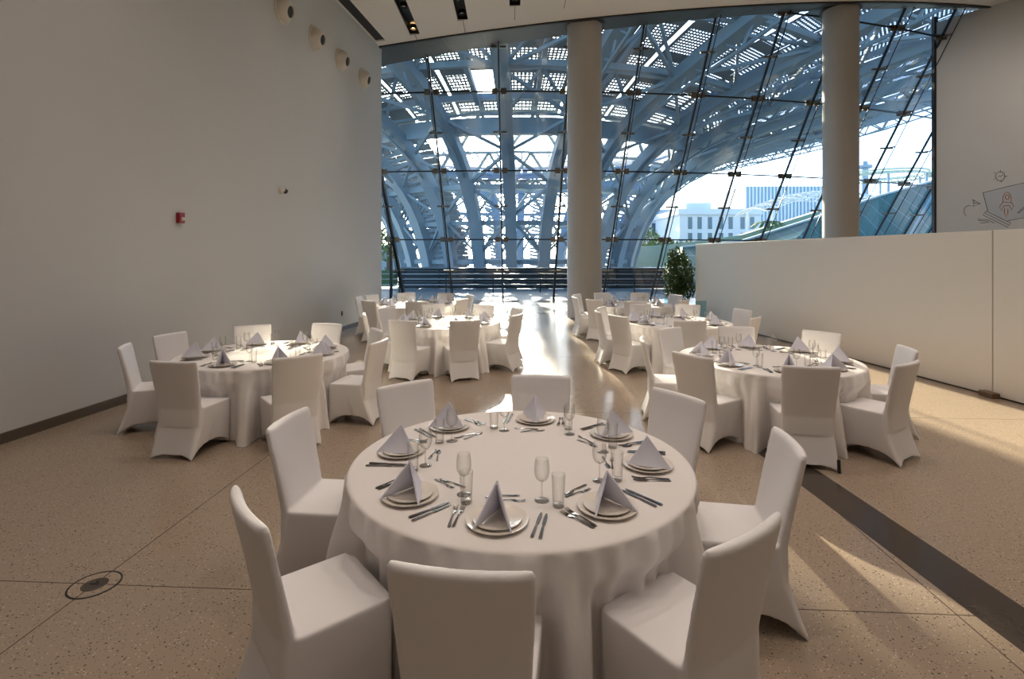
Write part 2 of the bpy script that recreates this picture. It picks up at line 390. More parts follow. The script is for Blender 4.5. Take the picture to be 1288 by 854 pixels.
MB().tube([(.05, 0, 0), (.10, .02, -.01)], .05, 16).build('housing', M['white_plastic'], t, True, 40)
t = wall_thing('wall_socket', 'small dark outlet low on the left wall near the back left table', 'socket', 13.58, .45)
o = MB().box((.008, 0, 0), (.016, .08, .12)).build('plate', M['baseboard'], t); MB().box((.017, 0, 0), (.006, .04, .05)).build('insert', M['black'], t)

t = thing('floor_box', 'round metal floor outlet cover set in the terrazzo at lower left', 'floor outlet', (-2.47, 3.12, 0))
MB().lathe([(.125, 0), (.125, .003), (.135, .003), (.135, 0), (.125, 0)], 40).build('ring', M['frame'], t)
MB().lathe([(0, .0015), (.125, .0015), (.125, 0)], 40).build('cover', M['floor'], t)
MB().lathe([(0, .005), (.06, .005), (.068, .002), (.068, 0)], 32).build('lid', mat('tarnished_lid', (.10, .085, .07), .4, .6), t)
MB().box((0, 0, .006), (.05, .008, .003)).box((0, .02, .006), (.012, .012, .003)).build('handle', M['black'], t)

# ceiling slot lights
SL = ['black recessed ceiling slot light nearest the left wall, one lamp glowing orange', 'second black ceiling slot light from the left wall',
      'third black ceiling slot light from the left wall', 'fourth black ceiling slot light, just left of the facade column',
      'fifth black ceiling slot light, above the facade column', 'sixth black ceiling slot light from the left wall', 'seventh black ceiling slot light from the left wall']
for i, (x, y) in enumerate(SLOTS):
    t = thing('slot_light', SL[i], 'ceiling light', (x, y, zc(x)), 0, 'slot lights in the ceiling')
    h = MB()
    L_ = SLOT_LEN; zt = .20
    h.box((0, -L_ / 2, zt), (SW, L_, .01))
    for s in (-1, 1): h.box((s * (SW / 2 - .004), -L_ / 2, zt / 2 + .02), (.008, L_, zt - .02))
    for yy in (-.004, -L_ + .004): h.box((0, yy, zt / 2 + .02), (SW, .008, zt - .02))
    h.build('housing', M['black'], t)
    for j in range(5):
        yy = -.28 - 1.35 * j
        lit = (i == 0 and j == 0) or j >= 2
        MB().lathe([(.085, .05), (.095, .05), (.095, .17), (.085, .17), (.085, .05)], 20, (0, yy, 0)).build('lamp_ring', M['black'], t)
        MB().lathe([(0, .09), (.06, .10), (.08, .15)], 20, (0, yy, 0)).build('lamp', M['bulb'] if lit else M['bulb_dim'], t, True)
    MB().box((0, .42, -.004), (.012, .82, .006)).build('joint_strip', M['black'], t)

# ------------------------------------------------------------------ mural on the right wall
def on_right(pxx, pyy, off=.004):
    """photo point -> point on the right wall face"""
    u = (pxx - CX) / FOC
    # RW0 + s*RWd, x = u*y
    s = (u * RW0[1] - RW0[0]) / (RWd[0] - u * RWd[1])
    x, y = RW0[0] + s * RWd[0], RW0[1] + s * RWd[1]
    return Vector((x - nrm[0] * off, y - nrm[1] * off, CH + (HY - pyy) / FOC * y))
mu = thing('wall_mural', 'line drawing of rocket, paper plane and light bulb on the right wall', 'mural', tuple(on_right(1262, 292, 0)))
base = mu.location.copy()
def zz(p): return (1200 + p[0] / 8.545, 200 + p[1] / 8.54)
def strokes(name, mt, lines, wd=.018):
    b = MB()
    for ln in lines:
        b.sweep([on_right(*zz(p)) - base for p in ln], wd, .004, Vector((nrm[0], nrm[1], 0)))
    b.build(name, mt, mu)
def ell(cx, cy, rx, ry, a0=0, a1=360, n=20): return [(cx + rx * cos(radians(a0 + (a1 - a0) * i / n)), cy + ry * sin(radians(a0 + (a1 - a0) * i / n))) for i in range(n + 1)]
pp = MB(); pp.add([on_right(*zz(p), .0015) - base for p in ((315, 360), (760, 255), (860, 600), (560, 665), (370, 560))], [(0, 1, 2, 3, 4)]).build('paper_sheet', M['paper'], mu)
strokes('ink_lines', M['ink'], [[(310, 362), (540, 305), (760, 255)], [(310, 362), (340, 470), (365, 560)], [(575, 665), (760, 628)],
    ell(495, 185, 50, 48, 110, 430), [(480, 232), (520, 232)], [(495, 245), (520, 245)], [(495, 138), (500, 120)], [(440, 150), (425, 140)], [(545, 185), (575, 183)], [(435, 215), (420, 222)], [(540, 145), (545, 135)],
    [(475, 195), (490, 175), (500, 195), (520, 170)],
    [(200, 435), (285, 482), (200, 508), (215, 470), (200, 435)], [(215, 470), (285, 482)], ell(160, 560, 55, 60, 120, 290, 10),
    [(345, 560), (610, 690), (580, 735), (310, 600), (345, 560)], [(330, 580), (595, 712)], [(255, 645), (370, 655), (430, 690)], [(280, 690), (380, 680)], [(255, 660), (370, 670)],
    [(680, 580), (760, 505)], [(690, 588), (770, 515)]])
strokes('rocket', M['orange'], [[(525, 460), (525, 410), (545, 370), (570, 355), (600, 375), (615, 420), (610, 470), (525, 460)], ell(572, 410, 20, 24),
    [(525, 460), (490, 510), (505, 555), (540, 500)], [(612, 460), (640, 505), (620, 550), (595, 500)], [(545, 530), (540, 570), (562, 630), (580, 570), (578, 535)], [(540, 500), (600, 500)]], .022)

# ------------------------------------------------------------------ chair prototype (stretch cover)
def make_chair_meshes():
    A = MB()
    # skirt + seat solid
    per = []                                    # perimeter of a rounded rectangle: (sx, sy) in [-1,1]
    K = 14
    for side in range(4):
        for i in range(K):
            q = -1 + 2 * i / K
            per.append({0: (q, 1), 1: (1, -q), 2: (-q, -1), 3: (-1, q)}[side])
    rows = 14; vs = []; npnt = len(per)
    for r in range(rows + 1):
        t = r / rows
        fl_ = (1 - t) ** 1.5
        for (sx, sy) in per:
            e = max(abs(sx), abs(sy)); q = min(abs(sx), abs(sy))            # q = 1 at a corner, 0 mid side
            mid = 1 - q
            hw = .236 - .006 * (1 - t) + (.012 * fl_ if sy < 0 else 0)
            yf = .198 + .010 * (1 - t); yr = -.25 - .14 * fl_
            x = sx * hw; y = (sy + 1) / 2 * (yf - yr) + yr
            # stretch concavity between the legs
            pin = (1 - q ** 2) * fl_ * .035
            if abs(sx) >= abs(sy): x -= math.copysign(pin, sx)
            else: y -= math.copysign(pin * (1.0 if sy > 0 else 1.4), sy)
            # round the vertical corners
            if q > .8:
                k = (q - .8) / .2; x -= math.copysign(.018 * k * k, sx); y -= math.copysign(.018 * k * k, sy)
            side_h = .105 if abs(sx) >= abs(sy) else (.045 if sy < 0 else .06)
            zh = .004 + side_h * (1 - q ** 2.6)
            top = .478 - .012 * (1 if sy > .99 else 0)
            vs.append((x, y, zh + (top - zh) * t))
    fs = []
    for r in range(rows):
        for i in range(npnt):
            j = (i + 1) % npnt; fs.append((r * npnt + i, r * npnt + j, (r + 1) * npnt + j, (r + 1) * npnt + i))
    c0 = len(vs); vs.append((0, -.06, .15)); c1 = len(vs); vs.append((0, 0, .492))
    for i in range(npnt):
        j = (i + 1) % npnt; fs.append((c0, j, i)); fs.append((c1, rows * npnt + i, rows * npnt + j))
    A.add(vs, fs)
    # backrest solid
    vs = []; fs = []; Z = [.30, .40, .47, .52, .58, .66, .74, .82, .89, .935, .952]; nb = 18
    for zi, z in enumerate(Z):
        u = max(0, (z - .46) / .49)
        yc = -.245 - .092 * max(0, u) ** 1.15; th = .075 - .022 * min(1, max(0, u) * 1.5)
        hw = .224 + .024 * min(1, max(0, u) * 1.3)
        if zi == len(Z) - 1: th *= .6; hw -= .008
        if z < .46: yc = -.25; th = .07
        ring = []
        for i in range(nb + 1):
            q = -1 + 2 * i / nb; bow = -.028 * (1 - q * q) * min(1, u * 1.4); ring.append((q * hw, yc + bow + th / 2 * (1 - abs(q) ** 8 * .5), z))
        for i in range(nb + 1):
            q = 1 - 2 * i / nb; bow = -.028 * (1 - q * q) * min(1, u * 1.4); ring.append((q * hw, yc + bow - th / 2 * (1 - abs(q) ** 8 * .5), z))
        vs += ring
    nr = 2 * (nb + 1)
    for zi in range(len(Z) - 1):
        for i in range(nr):
            j = (i + 1) % nr; fs.append((zi * nr + i, zi * nr + j, (zi + 1) * nr + j, (zi + 1) * nr + i))
    for zi in (0, len(Z) - 1):
        for i in range(nb):
            q = zi * nr; fs.append((q + i, q + i + 1, q + nr - 2 - i, q + nr - 1 - i))
    A.add(vs, fs)
    tmp = A.build('chair_solid', M['cover'])
    m1 = tmp.modifiers.new('r', 'REMESH'); m1.mode = 'VOXEL'; m1.voxel_size = .0085
    m2 = tmp.modifiers.new('s', 'SMOOTH'); m2.factor = .5; m2.iterations = 9
    full = bpy.data.meshes.new_from_object(tmp.evaluated_get(bpy.context.evaluated_depsgraph_get()))
    bpy.data.objects.remove(tmp, do_unlink=True)
    vn = [Vector(v.normal) for v in full.vertices]; vc = [Vector(v.co) for v in full.vertices]
    zmin = min(c.z for c in vc)
    for c in vc: c.z -= zmin
    groups = {'backrest': [], 'seat': [], 'skirt': []}
    for p in full.polygons:
        c = sum((vc[i] for i in p.vertices), Vector()) / len(p.vertices)
        if c.z > .462 and c.y < -.185: k = 'backrest'
        elif c.z > .452: k = 'seat'
        else: k = 'skirt'
        if k == 'skirt' and c.z < .25 and p.normal.z < -.75: continue            # open underneath
        groups[k].append(tuple(p.vertices))
    out = {}
    for k, faces in groups.items():
        idx = {}; vs = []; ns = []; ff = []
        for f in faces:
            g = []
            for i in f:
                if i not in idx: idx[i] = len(vs); vs.append(vc[i]); ns.append(vn[i])
                g.append(idx[i])
            ff.append(g)
        me = bpy.data.meshes.new(k); me.from_pydata(vs, [], ff); me.materials.append(M['cover'])
        me.polygons.foreach_set('use_smooth', [True] * len(me.polygons)); me.update()
        me.normals_split_custom_set_from_vertices([tuple(q) for q in ns])
        out[k] = me
    return out
CHM = make_chair_meshes()
LEG = MB().tube([(.212, -.392, 0), (.210, -.385, .12)], .014, 10).mesh('leg', M['black'], True, 40)

# ------------------------------------------------------------------ tableware prototypes
def plate_mesh(name, R, h):
    return MB().lathe([(0, 0), (R * .55, 0), (R * .62, .002), (R, h), (R * .995, h + .0035), (R * .97, h + .003), (R * .66, .0065), (R * .6, .0045), (0, .0045)], 40).mesh(name, M['china'], True, 50)
ME = {}
ME['charger'] = plate_mesh('dinner_plate', .142, .016); ME['small'] = plate_mesh('salad_plate', .112, .013)
def napkin_mesh(hgt, sp, dep, front):
    """folded pyramid napkin: a ridge from the tip down to a front foot, two wings opening to the diner"""
    b = MB(); A_ = Vector((0, .0, hgt)); F = Vector((0, front, 0))
    for s in (-1, 1):
        Wp = Vector((s * sp, -dep, 0)); n_ = (F - A_).cross(Wp - A_).normalized() * .0035 * (1 if s > 0 else -1)
        rows = 8; vs = []; fs = []
        # outer and inner skin, slightly bellied
        for side in (1, -1):
            for i in range(rows + 1):
                for j in range(rows + 1):
                    a = i / rows; q = j / rows
                    p = A_.lerp(F.lerp(Wp, q), a); p = p + n_ * side + n_.normalized() * (.007 * sin(pi * a) * sin(pi * q))
                    p.z = max(p.z, .0005); vs.append(p)
        st = (rows + 1) ** 2
        for i in range(rows):
            for j in range(rows):
                k = i * (rows + 1) + j; fs.append((k, k + 1, k + rows + 2, k + rows + 1)); fs.append((st + k, st + k + rows + 1, st + k + rows + 2, st + k + 1))
        for i in range(rows):
            for j in (0, rows):
                k = i * (rows + 1) + j; fs.append((k, k + rows + 1, st + k + rows + 1, st + k))
        for j in range(rows):
            k = rows * (rows + 1) + j; fs.append((k, k + 1, st + k + 1, st + k))
        b.add(vs, fs)
    return b.mesh('napkin', M['napkin'], True, 40)
ME['napkin'] = [napkin_mesh(.160, .105, .105, .115), napkin_mesh(.152, .120, .085, .12), napkin_mesh(.168, .085, .115, .11)]
ME['bowl'] = MB().lathe([(0, .095), (.016, .0965), (.026, .105), (.033, .118), (.0375, .137), (.0375, .160), (.0345, .186), (.0312, .206)], 28).mesh('bowl', M['glass'], True)
ME['stem'] = MB().lathe([(.0065, .006), (.004, .02), (.0036, .06), (.0042, .086), (.008, .096)], 14).mesh('stem', M['glass_base'], True)
ME['foot'] = MB().lathe([(0, .0), (.036, .0), (.0365, .0015), (.030, .0035), (.008, .0075), (0, .008)], 28).mesh('foot', M['glass_base'], True)
ME['tumbler_wall'] = MB().lathe([(.027, .012), (.0335, .155)], 28).mesh('wall', M['glass'], True)
ME['tumbler_base'] = MB().lathe([(0, 0), (.026, 0), (.0272, .003), (.0272, .012), (.025, .014), (0, .013)], 28).mesh('base', M['glass_base'], True)
def bar(b, pts):
    """flat bar along y: list of (y, half width, z, thickness)"""
    vs = []; fs = []
    for y, hw, z, th in pts:
        vs += [(-hw, y, z - th / 2), (hw, y, z - th / 2), (hw * .8, y, z + th / 2), (-hw * .8, y, z + th / 2)]
    n = len(pts)
    for i in range(n - 1):
        for k in range(4):
            l = (k + 1) % 4; fs.append((4 * i + k, 4 * i + l, 4 * i + 4 + l, 4 * i + 4 + k))
    fs += [(3, 2, 1, 0), tuple(4 * (n - 1) + k for k in range(4))]
    b.add(vs, fs)
def handle(b, L=.11, y0=-.105):
    bar(b, [(y0, .005, .003, .004), (y0 + .01, .0085, .0035, .005), (y0 + .04, .0065, .005, .005), (y0 + L * .8, .0035, .008, .004), (y0 + L, .0032, .009, .0035)])
def cutlery(kind, k=1.0):
    h = MB(); d = MB()
    if kind == 'knife':
        bar(h, [(-.11, .006, .004, .006), (-.10, .0085, .004, .007), (-.03, .007, .004, .006), (-.005, .0055, .004, .005)])
        bar(d, [(-.006, .005, .004, .003), (.01, .0085, .004, .0025), (.07, .009, .004, .002), (.10, .006, .004, .0015), (.112, .001, .004, .001)])
    elif kind == 'fork':
        handle(h); bar(d, [(.003, .0032, .009, .0035), (.02, .005, .008, .003), (.035, .0115, .004, .0028), (.05, .0125, .0025, .0028)])
        for i in range(4):
            x = -.0098 + .0065 * i; v0 = len(d.v)
            bar(d, [(.05, .0019, .0025, .0025), (.075, .0017, .004, .0022), (.098, .0009, .009, .0018)])
            for q in range(v0, len(d.v)): d.v[q] = (d.v[q][0] + x, d.v[q][1], d.v[q][2])
    else:
        handle(h); bar(d, [(.003, .0032, .009, .0035), (.018, .004, .008, .003), (.03, .0115, .005, .0025), (.05, .0185, .0018, .002), (.072, .0175, .0022, .002), (.088, .010, .0055, .002), (.094, .003, .0075, .0015)])
    for b in (h, d): b.v = [(x * k, y * k, z * k) for x, y, z in b.v]
    return h, d
CUT = {}
for nm, kd, k in (('dinner_knife', 'knife', 1.02), ('dinner_fork', 'fork', .98), ('dessert_spoon', 'spoon', .86), ('dessert_fork', 'fork', .80)):
    h, d = cutlery(kd, k); j = MB(); j.add(h.v, h.f); j.add(d.v, d.f)
    head = 'blade' if kd == 'knife' else ('tines' if kd == 'fork' else 'bowl')
    CUT[nm] = (h.mesh('handle', M['steel'], True, 35), d.mesh(head, M['steel'], True, 35), head, j.mesh(nm, M['steel'], True, 35))

# ------------------------------------------------------------------ tables
ZT, RT = .752, .98
def smooth(a, b, x): x = max(0, min(1, (x - a) / (b - a))); return x * x * (3 - 2 * x)
def cloth_mesh(angles, seed):
    rnd = random.Random(seed); N = 360; vs = []; fs = []
    ph = [(k, rnd.uniform(0, 2 * pi), a * rnd.uniform(.75, 1)) for k, a in ((9, .5), (19, .7), (31, 1), (44, 1), (57, .8))]
    zs = [ZT] * 6 + [ZT - .0015, ZT - .006, ZT - .014] + [ZT - .03 - (ZT - .032) * (i / 34) for i in range(35)]
    rad = [.2, .45, .65, .8, .9, .955] + [.968, .977, .981]
    rows = []
    vs.append((0, 0, ZT))
    for ri, z in enumerate(zs):
        for i in range(N):
            th = 2 * pi * i / N
            if ri < 9: r = rad[ri] * (RT / .981)
            else:
                dn = (ZT - z) / ZT
                f = sum(a * sin(k * th + p) for k, p, a in ph) / 2.6
                f = math.copysign(abs(f) ** .8, f)
                r = RT + .015 * dn + .085 * dn * dn + f * (.014 + .040 * smooth(.02, .45, dn))
                dip = 0
                for a in angles:
                    da = abs((th - a + pi) % (2 * pi) - pi); dip = max(dip, 1 - smooth(.262, .37, da))
                lim = .900 + (RT - .900) * smooth(.50, .64, z)
                if z < .70: r = r + (min(r, lim + .024 * f) - r) * dip
                r += (1 - dip) * .03 * smooth(.1, .6, dn)
            vs.append((r * cos(th), r * sin(th), max(z, .003)))
    for i in range(N): fs.append((0, 1 + i, 1 + (i + 1) % N))
    for ri in range(len(zs) - 1):
        for i in range(N):
            j = (i + 1) % N; a = 1 + ri * N; fs.append((a + i, a + N + i, a + N + j, a + j))
    b = MB(); b.add(vs, fs)
    return b.mesh('tablecloth', M['cloth'], True)

TABLES = [  # x, y, name, chair angles (deg, 90 = away from camera), distance of chair back top, cutlery level
    (.05, 3.10, 'front centre', [33, 81, 130, 172, 221, 260.5, 304.5, 352], [1.40, 1.36, 1.41, 1.48, 1.50, 1.43, 1.44, 1.50], 2),
    (-3.03, 6.45, 'left wall', [32, 78, 122, 166, 202, 261, 307, 352], [1.42, 1.4, 1.38, 1.45, 1.44, 1.45, 1.47, 1.5], 1),
    (2.97, 6.14, 'near right', [37, 81, 124, 170, 214, 260, 303, 345], [1.42, 1.36, 1.43, 1.42, 1.40, 1.38, 1.42, 1.43], 1),
    (-1.2, 9.5, 'middle left', [21, 63, 107, 151, 197, 248, 290, 338], [1.42] * 8, 1),
    (-2.35, 12.85, 'back left', [22, 66, 110, 152, 180, 232, 282, 330], [1.42] * 8, 0),
    (2.95, 9.55, 'middle right', [12, 62, 102, 150, 181, 213, 262, 318], [1.42] * 8, 1),
    (2.9, 12.95, 'back right', [22, 66, 110, 152, 188, 222, 262, 318], [1.42] * 8, 0),
]
POS8 = ['right', 'far right', 'far', 'far left', 'left', 'near left', 'near', 'near right']
def seat_names(angs):
    """name the eight places round the clock, each name once, starting from the one nearest the camera"""
    n = len(angs); order = sorted(range(n), key=lambda i: angs[i] % 360)
    best = min(range(n), key=lambda k: sum(abs(((angs[order[i]] - 45 * ((i + k) % 8)) + 180) % 360 - 180) for i in range(n)))
    return {order[i]: POS8[(i + best) % 8] for i in range(n)}
WHERE = {'front centre': 'front centre table', 'left wall': 'table by the left wall', 'near right': 'near right table', 'middle left': 'middle left table',
         'back left': 'back left table', 'middle right': 'middle right table', 'back right': 'back right table'}
CLOTHL = {'front centre': 'floor-length white tablecloth on the large round table nearest the camera', 'left wall': 'floor-length white tablecloth on the round table beside the left wall',
          'near right': 'floor-length white tablecloth on the round table at near right, crossing the dark floor strip',
          'middle left': 'floor-length white tablecloth on the round table left of the sunlit aisle', 'back left': 'white tablecloth on the round table at the back left by the glass',
          'middle right': 'floor-length white tablecloth on the middle right table beside the partition', 'back right': 'white tablecloth on the back right table beside the facade column'}
def place(name, me, loc, rz, label, cat, group, parts=None):
    if parts:
        o = thing(name, label, cat, loc, rz, group)
        for pn, pm in parts: link(pn, pm, o)
    else:
        o = tag(link(name, me, None, loc), label, cat, group); o.rotation_euler.z = rz
    return o
for ti, (tx, ty, tn, angs, dist, lvl) in enumerate(TABLES):
    W = WHERE[tn]; rnd = random.Random(100 + ti)
    o = tag(link('tablecloth', cloth_mesh([radians(a) for a in angs], 40 + ti), None, (tx, ty, 0)), CLOTHL[tn], 'tablecloth', 'white round tablecloths')
    names = seat_names(angs)
    for si, a in enumerate(angs):
        nm = names[si]; th = radians(a); rad = Vector((cos(th), sin(th))); face = atan2(-rad.y, -rad.x) - pi / 2
        dd = dist[si] - .362
        # chair
        place('banquet_chair', None, (tx + rad.x * dd, ty + rad.y * dd, 0), face + radians(rnd.uniform(-3, 3)),
              'white covered banquet chair on the %s side of the %s' % (nm, W), 'chair', 'white covered banquet chairs',
              [('backrest', CHM['backrest']), ('seat', CHM['seat']), ('skirt', CHM['skirt'])] + ([('leg', LEG)] if tn == 'near right' and nm == 'near' else []))
        # place setting: local frame, +v = towards the table centre, +u = diner's right
        v = -rad; u = Vector((v.y, -v.x)); j = lambda s: rnd.uniform(-s, s)
        def at(uu, rr, z): return (tx + rad.x * rr + u.x * uu, ty + rad.y * rr + u.y * uu, z)
        rp = .735 + j(.012); pu = j(.015)
        G = 'at the %s place of the %s' % (nm, W)
        place('dinner_plate', ME['charger'], at(pu, rp, ZT), 0, 'large ivory plate ' + G, 'plate', 'large plates')
        place('salad_plate', ME['small'], at(pu, rp, ZT + .0085), 0, 'small ivory plate ' + G, 'plate', 'small plates')
        spin = radians(rnd.choice([0, 0, 10, -15, 25, -30, 40])) if ti else radians([15, 10, 25, -30, 30, 0, -20, 20][si])
        place('napkin', ME['napkin'][rnd.randrange(3)] if ti else ME['napkin'][[0, 2, 0, 1, 0, 2, 0, 1][si]], at(pu, rp, ZT + .0185), face + spin, 'folded lilac-white napkin ' + G, 'napkin', 'pyramid napkins')
        wu, wr = .165 + j(.03), .50 + j(.03)
        place('wine_glass', None, at(wu, wr, ZT), 0, 'stemmed wine glass ' + G, 'wine glass', 'wine glasses',
              [('bowl', ME['bowl']), ('stem', ME['stem']), ('foot', ME['foot'])])
        place('tumbler', None, at(wu + .085 + j(.012), wr + .045 + j(.02), ZT), 0, 'straight water tumbler ' + G, 'tumbler', 'water tumblers',
              [('wall', ME['tumbler_wall']), ('base', ME['tumbler_base'])])
        if lvl:
            def cut(kind, uu, rr, rot_, label):
                h, d, hn, full = CUT[kind]
                place(kind, full, at(uu, rr, ZT), face + radians(rot_), label + ' ' + G, kind.split('_')[1], kind.replace('_', ' ') + 's',
                      [('handle', h), (hn, d)] if lvl == 2 else None)
            k1 = j(5); k2 = j(8)
            cut('dinner_knife', .185, .74, k1 - 1, 'inner knife'); cut('dinner_knife', .215, .745, k1 + 2, 'outer knife')
            cut('dinner_fork', -.178, .72, k2 - 2, 'inner fork'); cut('dinner_fork', -.205, .725, k2 + 3, 'outer fork')
            k3 = j(10)
            cut('dessert_spoon', .0 + j(.03), .495, 90 + k3 + 8, 'dessert spoon'); cut('dessert_fork', .01 + j(.03), .53, -90 + k3 - 4, 'dessert fork')

# ------------------------------------------------------------------ plant and glass screen at the end of the partition
def leaf_cloud(b, n, c, rx, ry, rz, size, rnd, hollow=.25):
    for _ in range(n):
        while True:
            p = Vector((rnd.uniform(-1, 1), rnd.uniform(-1, 1), rnd.uniform(-1, 1)))
            if hollow < p.length < 1: break
        p = Vector((p.x * rx, p.y * ry, p.z * rz)) + Vector(c)
        m = Matrix.Rotation(rnd.uniform(0, 2 * pi), 3, 'Z') @ Matrix.Rotation(rnd.uniform(-.3, 1.4), 3, 'X')
        s = size * rnd.uniform(.7, 1.3)
        q = [(0, 0, 0), (.3, .45, .06), (0, 1.1, -.15), (-.3, .45, .06), (0, .45, 0)]
        b.add([p + m @ (Vector(k) * s) for k in q], [(0, 1, 4), (1, 2, 4), (2, 3, 4), (3, 0, 4)])
rnd = random.Random(3)
t = thing('potted_ficus', 'bushy dark green potted plant at the far end of the partition', 'plant', (5.42, 17.15, 0))
MB().lathe([(0, 0), (.19, 0), (.24, .42), (.26, .42), (.26, .46), (.22, .46), (.21, .40), (0, .40)], 32).build('pot', M['pot'], t, True, 40)
b = MB()
for k in range(3): b.tube([(.04 * cos(k * 2.1), .04 * sin(k * 2.1), .38), (.08 * cos(k * 2.1 + 1), .08 * sin(k * 2.1 + 1), .9), (.18 * cos(k * 2.1), .18 * sin(k * 2.1), 1.6)], .022, 8, .01)
b.build('trunk', M['bark'], t, True)
b = MB(); leaf_cloud(b, 2000, (0, 0, 1.3), .5, .5, .66, .10, rnd, .1); leaf_cloud(b, 800, (-.05, 0, 1.85), .32, .32, .36, .09, rnd, .1); leaf_cloud(b, 1100, (.03, 0, .8), .54, .5, .42, .10, rnd, .1)
b.build('foliage', M['leaf'], t)
t = thing('glass_screen', 'low clear glass screen on the floor by the potted plant', 'glass screen', (5.2, 15.6, 0))
for dx, dy, w_, h_ in ((-.38, .5, .34, .72), (.32, -.2, .32, .62)):
    o = MB().box((dx, dy, h_ / 2), (w_, .03, h_)).build('glass_panel', thin_glass('screen_glass', (.62, .80, .84), (.4, .6, .66), .05, .12), t)
    MB().box((dx, dy, .02), (w_ + .04, .12, .04)).build('foot_rail', M['rail'], t)

# ------------------------------------------------------------------ outside: terrace, railing, louvred plinth
o = MB().prism([(-120, 10), (160, 10), (160, 31), (-120, 31)], -.3, -.03).build('terrace', M['paving']); struct(o); o.name = 'floor_terrace'
o = MB().prism([(-400, 31), (600, 31), (600, 900), (-400, 900)], -1.2, -.6).build('floor_ground', M['paving']); struct(o)
t = thing('balustrade', 'metal railing with three horizontal rails on the terrace outside the glass', 'railing', (3, 28, -.03))
for z in (.42, .71, .99):
    MB().tube([(-14, 0, z), (16, 0, z)], .024, 8).build('rail', M['rail'], t, True)
for i in range(13):
    x = -14 + 2.5 * i
    MB().box((x, 0, .5), (.05, .06, 1.0)).build('post', M['frame'], t)
t = thing('louvred_plinth', 'dark louvred low structure behind the railing at the foot of the steel trunk', 'plinth', (2.0, 32.4, -.03))
MB().box((0, 0, .6), (17.4, 2.4, 1.16)).build('body', M['louvre'], t)
for i in range(5): MB().box((0, -1.24, .18 + .22 * i), (17.4, .08, .035)).build('slat', M['louvre_edge'], t)
for i in range(9): MB().box((-8.4 + 2.1 * i, -1.24, .6), (.12, .1, 1.16)).build('upright', M['louvre'], t)
MB().box((0, 0, 1.2), (17.6, 2.6, .05)).build('coping', M['louvre_edge'], t)

# ------------------------------------------------------------------ outside: tree-like steel canopy
CXc, CYc = .4, 45.0
PR = [(9.3, -.6), (9.6, 1.0), (10.0, 2.6), (10.7, 4.4), (11.7, 6.0), (13.2, 7.6), (15.2, 9.0), (18.0, 10.2), (21.5, 11.2), (25.5, 12.1), (30, 13.2), (36, 15.2), (40, 16.6)]
def prof(s):
    """smooth profile, s in 0..len-1"""
    i = min(int(s), len(PR) - 2); f = s - i
    P = [Vector((*PR[max(0, min(len(PR) - 1, i + k))], 0)) for k in (-1, 0, 1, 2)]
    q = .5 * ((2 * P[1]) + (P[2] - P[0]) * f + (2 * P[0] - 5 * P[1] + 4 * P[2] - P[3]) * f * f + (3 * P[1] - P[0] - 3 * P[2] + P[3]) * f ** 3)
    return q.x, q.y
def s_of_r(r):
    a, b = 0.0, len(PR) - 1.0
    for _ in range(40):
        m_ = (a + b) / 2
        if prof(m_)[0] < r: a = m_
        else: b = m_
    return a
def cp(th, r, off=0.0):
    s = s_of_r(r); r0, z0 = prof(s); r1, z1 = prof(min(s + .05, len(PR) - 1)); ra, za = prof(max(s - .05, 0))
    t_ = Vector((r1 - ra, z1 - za)).normalized(); nn = Vector((-t_.y, t_.x))         # towards the inside / top
    rr, z = r0 + nn.x * off, z0 + nn.y * off
    return Vector((CXc + rr * sin(th), CYc - rr * cos(th), z))
can = thing('steel_canopy', 'huge blue-grey tree-shaped steel canopy flaring up outside the glass facade', 'canopy', (CXc, CYc, -.6))
cb = can.location.copy()
NR = 28
rs = [9.31, 9.5, 9.8, 10.2, 10.7, 11.3, 12, 12.8, 13.8, 15, 16.4, 18, 20, 22, 24.5, 27.5, 31, 35, 39.5]
ths = [2 * pi * (k + .795) / NR for k in range(NR)]
dth = 2 * pi / NR
def bars(b, p, q, w_): b.sweep([p - cb, q - cb], w_, w_, Vector((0, 0, 1)) if abs((q - p).normalized().z) < .9 else Vector((1, 0, 0)))
def vis(th): return True
